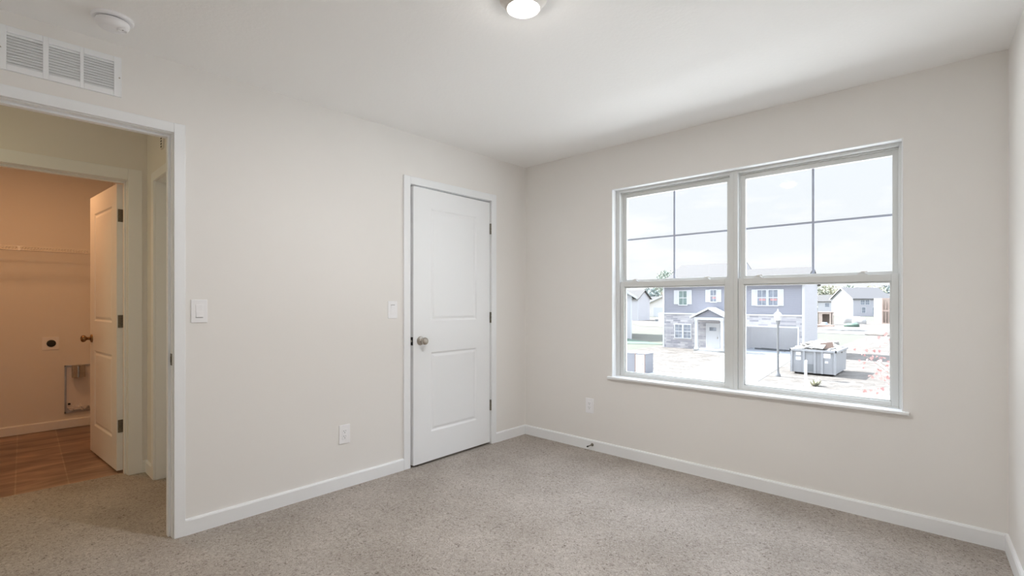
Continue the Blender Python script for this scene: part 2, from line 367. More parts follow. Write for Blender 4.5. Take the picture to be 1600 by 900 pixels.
# hall end doorway casing and jamb
b = MB()
b.box(HX0-CW, HX0, HE-CT, HE, 0, 2.03+CW).box(HX1, HX1+CW, HE-CT, HE, 0, 2.03+CW).box(HX0, HX1, HE-CT, HE, 2.03, 2.03+CW)
b.box(HX0, HX0+0.004, HE, HE+T, 0, 2.03).box(HX1-0.004, HX1, HE, HE+T, 0, 2.03).box(HX0, HX1, HE, HE+T, 2.026, 2.03)
st(b.build('trim_8', M['trim'], bevel=0.003))
# strike plate on the hall doorway jamb
sp = MB().box(-0.036, -0.006, LD1-0.0062, LD1-0.0038, 0.885, 0.945).build('strike_plate', M['hinge'], j2, bevel=0.0008)
MB().box(-0.028, -0.016, LD1-0.0068, LD1-0.0058, 0.900, 0.930).build('latch_hole', M['slot'], sp)

# ------------------------------------------------------------------ doors
def panel_door(name, wdt, hgt, thk, panels, m):
    """local: x 0..wdt from the hinge, y 0 (face A, looks to -y) .. thk, z 0..hgt"""
    b = MB(); bm = b.bm
    xs = sorted({0, wdt} | {p[0] for p in panels} | {p[1] for p in panels}); zs = sorted({0, hgt} | {p[2] for p in panels} | {p[3] for p in panels})
    prof = [(0, 0), (0.004, 0.001), (0.013, 0.0075), (0.020, 0.0080), (0.034, 0.0030), (0.040, 0.0022)]
    for y, s in ((0, 1), (thk, -1)):
        for x0, x1 in zip(xs, xs[1:]):
            for z0, z1 in zip(zs, zs[1:]):
                hit = any(abs(x0-p[0]) < 1e-6 and abs(x1-p[1]) < 1e-6 and abs(z0-p[2]) < 1e-6 and abs(z1-p[3]) < 1e-6 for p in panels)
                def ring(i, d): return [bm.verts.new(v) for v in ((x0+i, y+s*d, z0+i), (x1-i, y+s*d, z0+i), (x1-i, y+s*d, z1-i), (x0+i, y+s*d, z1-i))]
                if not hit: bm.faces.new(ring(0, 0)); continue
                prev = ring(*prof[0])
                for i, d in prof[1:]:
                    cur = ring(i, d)
                    for k in range(4): bm.faces.new([prev[k], prev[(k+1) % 4], cur[(k+1) % 4], cur[k]])
                    prev = cur
                bm.faces.new(prev)
    # edges
    for x in (0, wdt):
        for z0, z1 in zip(zs, zs[1:]): bm.faces.new([bm.verts.new(v) for v in ((x, 0, z0), (x, thk, z0), (x, thk, z1), (x, 0, z1))])
    for z in (0, hgt):
        for x0, x1 in zip(xs, xs[1:]): bm.faces.new([bm.verts.new(v) for v in ((x0, 0, z), (x1, 0, z), (x1, thk, z), (x0, thk, z))])
    bmesh.ops.remove_doubles(bm, verts=bm.verts, dist=1e-5)
    o = b.build(name, m)
    return st(o)
def knob(parent, x, y, z, sgn, m):
    """door knob at (x,z) on a face, pointing along sgn*y"""
    mt = Matrix.Translation((x, y, z)) @ Matrix.Rotation(-sgn*PI/2, 4, 'X')
    k = MB().lathe([(0, 0), (0.0325, 0), (0.0325, 0.004), (0.029, 0.009), (0.016, 0.012), (0.0115, 0.016), (0.0115, 0.030), (0.016, 0.036), (0.024, 0.042),
                    (0.0275, 0.051), (0.0265, 0.060), (0.020, 0.067), (0.010, 0.0705), (0, 0.071)], mt, 32).build('door_knob', m, parent, smooth=True)
    return k
def hinge(parent, z, leafs, kx, ky):
    b = MB()
    for l in leafs: b.box(*l, z-0.045, z+0.045)
    for i in range(3): b.tube((kx, ky, z-0.045+i*0.0305), (kx, ky, z-0.045+i*0.0305+0.029), 0.0062, seg=12)
    return b.build('hinge', M['hinge'], parent, bevel=0.0006)
# closet door, a couple of degrees ajar: origin at the hinge pin
dw = 0.808
d1 = panel_door('door_1', dw, 2.035, 0.035, [(0.155, 0.645, 0.215, 0.815), (0.155, 0.645, 1.045, 1.895)], M['doorp'])
# local x from hinge towards the latch (world -y); face A (local -y side) must look to world +x
th = R(2.2)
d1.location = (0.0, CL1-0.010, 0.018)
# local x -> world (sin th, -cos th); local y -> world (-cos th, -sin th): rotation by -(90-th)
d1.matrix_world = Matrix(((math.sin(th), -math.cos(th), 0, 0.0), (-math.cos(th), -math.sin(th), 0, CL1-0.010), (0, 0, 1, 0.018), (0, 0, 0, 1)))
knob(d1, dw-0.062, 0.0, 0.905, -1, M['nickel'])
knob(d1, dw-0.062, 0.035, 0.905, 1, M['nickel'])
lp = MB().box(dw-0.0005, dw+0.0015, 0.006, 0.031, 0.875, 0.935).build('latch_plate', M['slot'], d1, bevel=0.0005)
MB().box(dw+0.001, dw+0.009, 0.012, 0.025, 0.898, 0.914).build('latch_bolt', M['nickel'], lp, bevel=0.003)
for z in (1.812, 1.059, 0.314): hinge(d1, z, [(-0.008, 0.002, -0.003, 0.002)], -0.006, -0.006)
# laundry door, swung into the laundry past square
d2 = panel_door('door_2', 0.797, 2.035, 0.035, [(0.135, 0.662, 0.215, 0.815), (0.135, 0.662, 1.045, 1.895)], M['doorp'])
a2 = R(3.8)
# local x -> world (-cos, -sin) ; local y -> north (sin.., cos) so face A looks south
d2.matrix_world = Matrix(((-math.cos(a2), -math.sin(a2), 0, -1.441), (-math.sin(a2), math.cos(a2), 0, -2.743), (0, 0, 1, 0.012), (0, 0, 0, 1)))
knob(d2, 0.797-0.060, 0.0, 0.905, -1, M['bronze'])
knob(d2, 0.797-0.060, 0.035, 0.905, 1, M['bronze'])
for z in (1.812, 1.059, 0.314):
    b = MB(); b.box(-0.002, 0.001, 0.006, 0.036, z-0.045, z+0.045); b.box(-0.040, 0.001, 0.0365, 0.0395, z-0.045, z+0.045)
    for i in range(3): b.tube((-0.002, 0.040, z-0.045+i*0.0305), (-0.002, 0.040, z-0.045+i*0.0305+0.029), 0.0058, seg=12)
    b.build('hinge', M['hinge'], d2, bevel=0.0006)
# closed door at the end of the hall
d3 = panel_door('door_3', HX1-HX0-0.012, 2.01, 0.035, [(0.13, 0.62, 0.215, 0.815), (0.13, 0.62, 1.045, 1.88)], M['doorp'])
d3.location = (HX0+0.006, HE+0.060, 0.012)
knob(d3, 0.69, 0.0, 0.905, -1, M['bronze'])
# dotted contact strip high on the hall end wall
cs = MB().box(-0.890, -0.835, HE-0.012, HE, 2.205, 2.285).build('door_chime', M['wall'], bevel=0.002)
tag(cs, 'small dark-dotted strip high on the hall end wall beside the door frame', 'door chime')
for i in range(4): MB().box(-0.868, -0.842, HE-0.0135, HE-0.0115, 2.212+i*0.018, 2.221+i*0.018).build('slot', M['slot'], cs)

# ================================================================== WINDOW
FY0, FY1 = 0.058, 0.150
def frame_ring(b, x0, x1, z0, z1, y0, y1, l, r, t, bt):
    b.box(x0, x0+l, y0, y1, z0, z1).box(x1-r, x1, y0, y1, z0, z1).box(x0+l, x1-r, y0, y1, z1-t, z1).box(x0+l, x1-r, y0, y1, z0, z0+bt)
# painted reveal and stool
b = MB(); t_ = 0.006
b.box(WX0, WX0+t_, -0.002, FY0, 0.618, WZ1).box(WX0+t_, WX1, -0.002, FY0, WZ1-t_, WZ1).box(WX1-t_, WX1, -0.002, FY0, 0.618, WZ1-t_)
st(b.build('trim_9', M['trim'], bevel=0.0015))
b = MB().box(0.886, 2.752, -0.030, 0.0, 0.602, 0.619).box(WX0, WX1, 0.0, FY0+0.02, 0.603, 0.619)
st(b.build('trim_10', M['trim'], bevel=0.004))
def window_unit(idx, x0, x1, lf, rf):
    """x0..x1 outer; lf, rf frame widths"""
    z0, z1 = 0.612, WZ1-0.002
    b = MB(); frame_ring(b, x0, x1, z0, z1, FY0, FY1, lf, rf, 0.022, 0.014)
    # inner ledge of the frame, one step deeper
    frame_ring(b, x0+lf, x1-rf, z0+0.014, z1-0.022, FY0+0.034, FY1, 0.006, 0.006, 0.008, 0.004)
    fr = st(b.build('window_%d' % idx, M['vinyl'], bevel=0.002))
    sx0, sx1 = x0+lf+0.004, x1-rf-0.004
    # upper sash, set further out
    b = MB(); frame_ring(b, sx0, sx1, 1.335, z1-0.030, 0.108, 0.138, 0.030, 0.030, 0.030, 0.050)
    us = b.build('upper_sash', M['vinyl'], fr, bevel=0.002)
    gx0, gx1, gz0, gz1 = sx0+0.030, sx1-0.030, 1.385, z1-0.060
    box('pane', M['glass'], gx0, gx1, 0.1225, 0.1255, gz0, gz1, parent=us)
    mxx = (gx0+gx1)/2; mz = gz0+(gz1-gz0)*0.490
    b = MB().box(mxx-0.0065, mxx+0.0065, 0.1265, 0.1320, gz0, gz1).box(gx0, mxx-0.0065, 0.1265, 0.1320, mz-0.0065, mz+0.0065).box(mxx+0.0065, gx1, 0.1265, 0.1320, mz-0.0065, mz+0.0065)
    b.build('muntin', M['grid'], us)
    # lower sash, nearer the room
    b = MB(); frame_ring(b, sx0-0.003, sx1+0.003, 0.620, 1.368, 0.068, 0.102, 0.034, 0.034, 0.040, 0.032)
    frame_ring(b, sx0+0.031, sx1-0.031, 0.652, 1.328, 0.080, 0.102, 0.008, 0.008, 0.010, 0.006)
    ls = b.build('lower_sash', M['vinyl'], fr, bevel=0.002)
    box('pane', M['glass'], sx0+0.037, sx1-0.037, 0.089, 0.092, 0.656, 1.320, parent=ls)
    for u in (0.135, 0.80):
        lx = sx0+(sx1-sx0)*u
        b = MB().box(lx-0.030, lx+0.030, 0.074, 0.098, 1.368, 1.373)
        b.prism([(lx-0.024, 1.373), (lx+0.024, 1.373), (lx+0.012, 1.384), (lx-0.012, 1.384)], 0.077, 0.096, 'y')
        k = b.build('sash_lock', M['vinyl'], fr, bevel=0.002)
        MB().box(lx-0.004, lx+0.028, 0.078, 0.090, 1.383, 1.388).build('lock_lever', M['lampring'], k, bevel=0.0015)
    return fr
window_unit(1, WX0+0.002, 1.822, 0.034, 0.026)
window_unit(2, 1.822, WX1-0.002, 0.026, 0.020)

# ================================================================== CEILING FIXTURES
t = empty('ceiling_light', (1.655, -1.897, H)); tag(t, 'round flush white ceiling light, lit, at the top edge of the picture', 'ceiling light')
MB().lathe([(0.064, -0.037), (0.067, -0.040), (0.071, -0.038), (0.078, -0.026), (0.088, -0.010), (0.096, -0.004), (0.096, 0.0)], seg=48).build('trim_ring', M['lampring'], t, smooth=True)
MB().lathe([(0, -0.036), (0.0645, -0.036), (0.0645, -0.033), (0, -0.033)], seg=48).build('diffuser', M['lamp'], t, smooth=True)

t = empty('smoke_detector', (0.262, -3.006, H)); tag(t, 'round white smoke detector on the ceiling above the wall vent', 'smoke detector')
MB().lathe([(0, 0), (0.074, 0), (0.074, -0.008), (0.070, -0.012), (0, -0.012)], seg=48).build('base_plate', M['plastic'], t, smooth=True)
MB().lathe([(0, -0.012), (0.052, -0.012), (0.052, -0.0165), (0, -0.0165)], seg=48).build('vent_gap', M['slot'], t)
hd = MB().lathe([(0, -0.0165), (0.0585, -0.0165), (0.060, -0.020), (0.058, -0.032), (0.048, -0.044), (0.030, -0.048), (0, -0.049)], seg=48).build('head', M['plastic'], t, smooth=True)
mt = Matrix.Translation((0.022, 0.030, -0.040)) @ Matrix.Rotation(R(-30), 4, 'Z')
MB().lathe([(0.019, 0.004), (0.019, -0.012), (0.016, -0.014), (0.013, -0.012), (0.013, -0.006), (0, -0.006)], mt, 28).build('test_button', M['plastic'], hd, smooth=True)
MB().box(-0.006, 0.010, -0.003, 0.003, -0.007, -0.0055, mtx=mt).build('button_slot', M['gap'], hd)

# return-air grille over the doorway
t = empty('air_vent', (0, -3.142, 2.283)); tag(t, 'white metal air return grille with three louvred panels above the doorway', 'vent')
GY0, GY1, GZ0, GZ1 = -0.205, 0.205, -0.094, 0.094
secs = [(-0.179, -0.068), (-0.049, 0.055), (0.068, 0.176)]; zA, zB = -0.069, 0.067
b = MB()
ys = [GY0]+[v for s in secs for v in s]+[GY1]
for i in range(0, 8, 2): b.box(0.0, 0.010, ys[i], ys[i+1], GZ0, GZ1)
for s0, s1 in secs: b.box(0.0, 0.010, s0, s1, GZ0, zA).box(0.0, 0.010, s0, s1, zB, GZ1)
b.build('frame', M['trim'], t, bevel=0.0018)
MB().box(0.0002, 0.0012, GY0+0.01, GY1-0.01, GZ0+0.01, GZ1-0.01).build('duct_opening', M['gap'], t)
for s0, s1 in secs:
    b = MB(); n = 11; p = (zB-zA)/n
    for i in range(n):
        zc = zA+p*(i+0.5)
        b.prism([(0.0098, zc-p*0.66), (0.0108, zc-p*0.60), (0.0030, zc+p*0.46), (0.0018, zc+p*0.40)], s0, s1, 'x')
    # prism(axis x) lays pts as (y,z); rotate into (x,z) profile extruded along y
    for v in b.bm.verts: v.co = Vector((v.co.y, v.co.x, v.co.z))
    b.build('louvres', M['trim'], t)
for y in (GY0+0.008, GY1-0.008):
    s_ = MB().lathe([(0.0035, 0), (0.0035, 0.0012), (0.002, 0.002), (0, 0.002)], Matrix.Translation((0.010, y, -0.004)) @ Matrix.Rotation(PI/2, 4, 'Y'), 14).build('screw', M['nickel'], t, smooth=True)

# ================================================================== SWITCHES AND OUTLETS (local: plate in x-z plane, looks to -y)
def plate(name, label, cat, loc, rz, kind, group=None, wdt=0.076, hgt=0.122):
    t = empty(name, loc, rz); tag(t, label, cat, group)
    MB().box(-wdt/2, wdt/2, -0.006, 0, -hgt/2, hgt/2).build('cover_plate', M['plastic'], t, bevel=0.0025, seg=3)
    if kind == 'switch' or kind == 'switch_up':
        b = MB(); s = 1 if kind == 'switch' else -1
        b.box(-0.0175, 0.0175, -0.0072, -0.0055, -0.0345, 0.0345)
        b.build('switch_frame', M['plastic'], t, bevel=0.0004)
        b = MB(); e = [(-0.0068, -0.032), (-0.0115 if s > 0 else -0.0075, -0.032), (-0.0085, 0.0), (-0.0075 if s > 0 else -0.0115, 0.032), (-0.0068, 0.032)]
        b.prism(e, -0.0155, 0.0155, 'x'); b.build('rocker', M['plastic'], t, bevel=0.0006)
        z = -0.0338 if s > 0 else 0.0338
        MB().box(-0.0172, 0.0172, -0.0074, -0.0071, z-0.0011, z+0.0011).build('shadow_gap', M['slot'], t)
    else:
        f = MB().box(-0.0175, 0.0175, -0.0078, -0.0055, -0.0345, 0.0345).build('receptacle', M['plastic'], t, bevel=0.0006)
        b = MB()
        for zc in (-0.017, 0.017):
            b.box(-0.0078, -0.0056, -0.0081, -0.0077, zc+0.000, zc+0.009).box(0.0052, 0.0072, -0.0081, -0.0077, zc+0.001, zc+0.008)
            b.lathe([(0, 0), (0.0026, 0), (0.0026, 0.0004), (0, 0.0004)], Matrix.Translation((0, -0.0077, zc-0.007)) @ Matrix.Rotation(PI/2, 4, 'X'), 12)
        b.build('sockets', M['slot'], f)
    return t
plate('light_switch', 'white rocker light switch just right of the open doorway', 'light switch', (0, -2.612, 1.162), PI/2, 'switch')
plate('light_switch', 'white rocker light switch just left of the closet door', 'light switch', (0, -1.422, 1.154), PI/2, 'switch_up')
plate('power_outlet', 'white double outlet low on the left wall between doorway and closet door', 'power outlet', (0, -1.787, 0.349), PI/2, 'outlet')
plate('power_outlet', 'white double outlet low on the window wall near the corner', 'power outlet', (0.708, 0, 0.358), 0, 'outlet')

# spring door stop on the window wall's baseboard
t = empty('door_stop', (0.74, -BT, 0.046)); tag(t, 'small dark metal door stop sticking out of the baseboard under the outlet', 'door stop')
mt = Matrix.Rotation(PI/2, 4, 'X')
MB().lathe([(0, 0), (0.013, 0), (0.012, 0.004), (0.007, 0.012), (0.004, 0.020), (0, 0.020)], mt, 20).build('base', M['hinge'], t, smooth=True)
MB().lathe([(0, 0.018)]+[(0.0042 if i % 2 else 0.0034, 0.018+i*0.002) for i in range(24)]+[(0, 0.066)], mt, 12).build('spring', M['hinge'], t)
MB().lathe([(0, 0.062), (0.006, 0.062), (0.0065, 0.068), (0.005, 0.075), (0, 0.076)], mt, 16).build('tip', M['rubber'], t, smooth=True)

# ================================================================== LAUNDRY
t = empty('wire_shelf', (-3.36, -3.475, 1.690)); tag(t, 'long white wire shelf across the orange-lit laundry wall', 'shelf')
b = MB(); y0, y1 = -0.97, 0.97
for k in range(0, 98):
    y = y0+0.01+k*0.0198
    b.box(0.008, 0.300, y-0.0012, y+0.0012, -0.0012, 0.0012); b.box(0.2985, 0.3009, y-0.0012, y+0.0012, -0.026, 0)
b.build('wires', M['wire'], t)['kind'] = 'stuff'
for x, z in ((0.010, -0.004), (0.150, -0.004), (0.300, 0.0015), (0.300, -0.028)): MB().tube((x, y0, z), (x, y1, z), 0.0032, seg=8).build('rail', M['wire'], t)
for y in (-0.6, 0.30):
    MB().box(0.292, 0.308, y-0.007, y+0.007, -0.034, 0.006).build('clip', M['plastic'], t)
t = empty('dryer_outlet', (-3.36, -2.953, 0.817)); tag(t, 'white plate with a round black dryer socket on the laundry wall', 'outlet')
MB().box(0, 0.006, -0.058, 0.058, -0.060, 0.060).build('cover_plate', M['plastic'], t, bevel=0.002)
mt = Matrix.Translation((0.006, 0.004, 0)) @ Matrix.Rotation(PI/2, 4, 'Y')
s_ = MB().lathe([(0, 0), (0.033, 0), (0.033, 0.004), (0.030, 0.006), (0, 0.006)], mt, 32).build('socket', M['rubber'], t, smooth=True)
for y in (-0.012, 0.014): MB().box(0.0121, 0.0125, y, y+0.004, -0.010, 0.010).build('slot', M['slot'], s_)
# recessed dryer vent box
t = empty('dryer_vent_box', (-3.36, -2.735, 0.370)); tag(t, 'galvanised dryer vent box with a round duct, behind the laundry door', 'vent box')
b = MB(); yw, zw, dp = 0.122, 0.230, 0.016
b.box(0, dp, -yw, -yw+0.012, -zw, zw).box(0, dp, yw-0.012, yw, -zw, zw).box(0, dp, -yw, yw, -zw, -zw+0.020).box(0, dp, -yw, yw, zw-0.012, zw)
b.box(0, 0.002, -yw, yw, -zw, zw)
b.build('metal_box', M['steel'], t, bevel=0.002)
MB().box(0.0022, 0.004, -yw+0.016, yw-0.016, -zw+0.05, zw-0.016).build('back_panel', M['paper'], t)
MB().lathe([(0.048, 0), (0.050, 0), (0.050, 0.115), (0.048, 0.115)], Matrix.Translation((0.056, -0.025, zw-0.116)), 32).lathe([(0, 0.116), (0.05, 0.116)], Matrix.Translation((0.056, -0.025, zw-0.116)), 32).build('duct', M['duct'], t, smooth=True)
b = MB()
for i in range(16):
    y = random.uniform(-0.09, 0.09); z = -zw+0.022+random.uniform(0, 0.03); s = random.uniform(0.006, 0.014)
    b.box(-s, s, -s*1.6, s*1.6, -s*0.5, s*0.5, mtx=Matrix.Translation((0.014, y, z+0.008)) @ Matrix.Rotation(random.uniform(0, 3), 4, 'X') @ Matrix.Rotation(random.uniform(-.5, .5), 4, 'Z'))
o = b.build('plaster_crumbs', M['paper'], t); o['kind'] = 'stuff'
MB().box(0.004, 0.020, -0.098, -0.080, -0.150, -0.135).build('plug', M['rubber'], t)

# ================================================================== OUTSIDE
Z = -2.62
def ground(name, pts, m, dz, th=0.12):
    return st(MB().prism(pts, Z+dz-th, Z+dz, 'z').build(name, m))
ground('ground', [(-700, 3), (500, 3), (500, 900), (-700, 900)], M['grass'], -0.03)
ground('ground_dirt', [(-16.2, 19.3), (40, 19.3), (40, 68), (-5.0, 68), (-5.0, 40.0), (-15.0, 40.0), (-16.6, 36.5)], M['dirt'], -0.005)
ground('ground_dirt_far', [(-60, 100), (-34, 66), (60, 66), (60, 120)], M['dirt'], -0.004)
ground('ground_green', [(-30.0, 45.0), (-22.7, 42.0), (-16.7, 37.9), (-21.1, 35.8), (-30, 34.5)], M['greengrass'], 0.0)
ground('ground_gravel', [(-13.0, 66), (8, 64), (8, 84), (-16.5, 86)], M['gravel'], 0.004)
ground('street', [(-200, 3.5), (200, 3.5), (200, 18.9), (-200, 18.9)], M['street'], -0.02)
ground('sidewalk', [(-200, 19.6), (200, 19.6), (200, 21.6), (-200, 21.6)], M['concrete'], 0.01)
ground('driveway', [(-10.0, 35.4), (-5.7, 35.4), (-4.30, 21.4), (-8.05, 21.4)], M['concrete'], 0.016)
ground('walkway', [(-12.2, 34.2), (-9.6, 33.6), (-9.4, 32.4), (-12.2, 33.2)], M['concrete'], 0.014)

def window_box(parent, u0, u1, z0, z1, face, pane='pane', lights=(1, 1), sash=True, tw=0.07, shutters=0, stick=False):
    """exterior window; face = function (u, z, d) -> local xyz, d outward"""
    def bx(b, a0, a1, c0, c1, d0, d1):
        P = [Vector(face(a, c, d)) for a in (a0, a1) for d in (d0, d1) for c in (c0, c1)]
        vs = [b.bm.verts.new(p) for p in P]
        for f in ((0, 1, 3, 2), (4, 6, 7, 5), (0, 4, 5, 1), (2, 3, 7, 6), (0, 2, 6, 4), (1, 5, 7, 3)): b.bm.faces.new([vs[i] for i in f])
    b = MB()
    bx(b, u0-tw, u0, z0-tw, z1+tw, 0, 0.06); bx(b, u1, u1+tw, z0-tw, z1+tw, 0, 0.06); bx(b, u0, u1, z1, z1+tw, 0, 0.06); bx(b, u0, u1, z0-tw, z0, 0, 0.06)
    if sash: bx(b, u0, u1, (z0+z1)/2-0.03, (z0+z1)/2+0.03, 0.02, 0.05)
    nx, nz = lights
    for i in range(1, nx): c = u0+(u1-u0)*i/nx; bx(b, c-0.012, c+0.012, z0, z1, 0.02, 0.035)
    for i in range(1, nz): c = z0+(z1-z0)*i/nz; bx(b, u0, u1, c-0.012, c+0.012, 0.02, 0.035)
    w_ = b.build('window', M['out_trim'], parent)
    b = MB(); bx(b, u0, u1, z0, z1, 0.0, 0.018); b.build('pane', M[pane], w_)
    if stick:
        b = MB(); bx(b, u0+0.12, u1-0.05, (z0+z1)/2-0.22, (z0+z1)/2-0.08, 0.018, 0.022); b.build('sticker', M['sticker'], w_)
    for i in range(shutters):
        pass
    return w_
def shutter(parent, u0, u1, z0, z1, y):
    b = MB().box(u0, u1, y-0.05, y, z0, z1)
    n = 12
    for i in range(n):
        zc = z0+0.06+(z1-z0-0.12)*(i+0.5)/n
        b.box(u0+0.05, u1-0.05, y-0.065, y-0.05, zc-0.03, zc+0.015)
    return b.build('shutter', M['out_trim'], parent)

# ---- the house straight across the street
h = empty('two_storey_house', (0, 0, 0)); tag(h, 'two storey house with slate blue siding, grey stone ground floor, white porch and open garage', 'house')
YF = 35.6; XL, XR = -15.66, -5.34; ZB, ZE = 0.22, 2.55
# stone ground floor, with the garage opening left clear
GX0, GX1, GZ = -10.05, -5.71, -0.66
YR, YL = 39.8, 43.6; XM = -10.3
b = MB().box(XL, GX0, YF, YL, Z-0.2, ZB).box(GX1, XR, YF, YR, Z-0.2, ZB).box(GX0, GX1, YF, YR, GZ, ZB)
b.build('stone_wall', M['stone'], h)
b = MB().box(XL, XM, YF+0.02, YL, ZB, ZE).box(XM, XR, YF+0.02, YR, ZB, ZE)
b.prism([(YF+0.02, ZE), (YL, ZE), ((YF+YL)/2, 4.36)], XL, XL+0.02, 'x')
b.build('upper_wall', M['blue_siding'], h)
MB().prism([(YF+0.02, ZE), (YL, ZE), ((YF+YL)/2, 4.36)], XM-0.02, XM, 'x').build('gable_wall', M['lilac_siding'], h)
b = MB().box(XR, XR+0.02, YF+0.1, YR, Z-0.2, ZE).prism([(YF+0.02, ZE), (YR, ZE), ((YF+YR)/2, 3.62)], XR-0.02, XR+0.02, 'x')
b.build('side_wall', M['lilac_siding'], h)
# garage interior
g = MB().box(GX0, GX1, YR-0.1, YR-0.05, Z, GZ).box(GX0, GX0+0.05, YF+0.1, YR, Z, GZ).box(GX1-0.05, GX1, YF+0.1, YR, Z, GZ).box(GX0, GX1, YF+0.1, YR, GZ-0.03, GZ).build('garage_walls', M['garage_in'], h)
MB().box(GX0, GX1, YF-0.1, YR, Z-0.05, Z+0.03).build('garage_slab', M['slab'], h)
b = MB().box(GX0-0.09, GX0, YF-0.04, YF+0.1, Z, GZ+0.09).box(GX1, GX1+0.09, YF-0.04, YF+0.1, Z, GZ+0.09).box(GX0, GX1, YF-0.04, YF+0.1, GZ, GZ+0.09)
b.build('garage_frame', M['out_trim'], h)
# trim: band, corners
for a in ((XL-0.08, XR+0.04, YF-0.05, YF, ZB-0.06, ZB+0.05),): MB().box(*a).build('trim_band', M['out_trim'], h)
for a in ((XR-0.10, XR+0.05, YF-0.04, YF+0.05, Z, ZE), (XL-0.12, XL+0.02, YF-0.04, YF+0.05, Z, ZE)): MB().box(*a).build('corner_board', M['out_trim'], h)
MB().box(XL-0.3, XR+0.2, YF-0.35, YF+0.02, ZE-0.10, ZE).build('soffit', M['out_trim'], h)
# roofs
def gable_roof(parent, x0, x1, y0, y1, ze, zr, m, ov=0.35, th=0.14, name='roof'):
    ym = (y0+y1)/2; s = (zr-ze)/(ym-y0)
    a = (y0-ov, ze-ov*s); c = (y1+ov, ze-ov*s)
    pts = [a, (ym, zr), c, (c[0], c[1]+th), (ym, zr+th), (a[0], a[1]+th)]
    return MB().prism(pts, x0-ov, x1+ov, 'x').build(name, m, parent)
gable_roof(h, XL, XM-0.33, YF, YL, ZE, 4.33, M['shingle'], ov=0.3)
gable_roof(h, XM+0.3, XR-0.12, YF, YR, ZE, 3.60, M['shingle'], ov=0.3)
face1 = lambda u, z, d: (u, YF+0.02-d, z)
face1s = lambda u, z, d: (u, YF-d, z)
# upstairs windows and shutters
window_box(h, -14.36, -13.72, 0.95, 2.06, face1, 'pane_green', (2, 2))
shutter(h, -14.80, -14.44, 0.98, 2.14, YF+0.02); shutter(h, -13.64, -13.30, 0.98, 2.14, YF+0.02)
window_box(h, -11.80, -11.36, 1.20, 2.10, face1, 'pane', (2, 2), stick=True)
shutter(h, -12.20, -11.88, 1.17, 2.14, YF+0.02); shutter(h, -11.28, -10.97, 1.17, 2.14, YF+0.02)
window_box(h, -8.35, -7.76, 0.94, 2.04, face1, 'pane', (2, 2), stick=True)
window_box(h, -7.60, -7.00, 0.94, 2.04, face1, 'pane', (2, 2), stick=True)
shutter(h, -8.76, -8.43, 0.90, 2.10, YF+0.02); shutter(h, -6.93, -6.60, 0.90, 2.10, YF+0.02)
window_box(h, -14.68, -14.10, -1.76, -0.70, face1s, 'pane', (2, 4))
window_box(h, -13.96, -13.38, -1.76, -0.70, face1s, 'pane', (2, 4))
# front door
dr = MB().box(-12.02, -11.18, YF-0.05, YF+0.02, Z+0.12, -0.62).box(-11.94, -11.26, YF-0.07, YF-0.05, -1.60, -1.50).box(-11.94, -11.26, YF-0.07, YF-0.05, -2.30, -2.20).build('front_door', M['out_trim'], h)
MB().box(-11.86, -11.34, YF-0.065, YF-0.05, -1.10, -0.82).build('door_light', M['pane'], dr)
MB().box(-11.27, -11.21, YF-0.12, YF-0.06, -1.68, -1.60).build('handle', M['nickel'], dr)
b = MB().box(-12.14, -12.02, YF-0.06, YF, Z, -0.50).box(-11.18, -11.06, YF-0.06, YF, Z, -0.50).box(-12.02, -11.18, YF-0.06, YF, -0.62, -0.50).build('door_frame', M['out_trim'], h)
# porch
PY = 34.2
p = MB().box(-12.55, -10.15, PY-0.1, YF, Z, Z+0.12).build('porch_slab', M['concrete'], h)
for x in (-12.35, -10.40): MB().box(x-0.10, x+0.10, PY-0.10, PY+0.10, Z+0.12, -0.20).box(x-0.14, x+0.14, PY-0.14, PY+0.14, Z+0.12, Z+0.30).box(x-0.13, x+0.13, PY-0.13, PY+0.13, -0.28, -0.20).build('porch_column', M['out_trim'], h)
MB().box(-12.50, -10.25, PY-0.12, YF, -0.20, 0.0).build('porch_beam', M['out_trim'], h)
MB().prism([(-12.45, 0.0), (-10.30, 0.0), (-11.375, 0.56)], PY-0.02, YF, 'y').build('porch_gable', M['blue_siding'], h)
b = MB().prism([(-12.80, -0.10), (-11.375, 0.62), (-9.95, -0.10), (-9.95, 0.04), (-11.375, 0.76), (-12.80, 0.04)], PY-0.25, YF, 'y'); b.build('porch_roof', M['out_trim'], h)
# long lumber lying on the garage floor
for i, (x0, y0, x1, y1) in enumerate(((-9.4, 38.6, -7.1, 38.0), (-9.0, 38.9, -6.7, 38.3))):
    o = MB().box(0, math.hypot(x1-x0, y1-y0), -0.07, 0.07, 0, 0.10).build('wood_plank', M['dumpster_dark'], loc=(x0, y0, Z+0.03)); o.rotation_euler = (0, 0, math.atan2(y1-y0, x1-x0))
    tag(o, 'dark plank lying on the floor of the open garage', 'plank', 'planks on the garage floor')

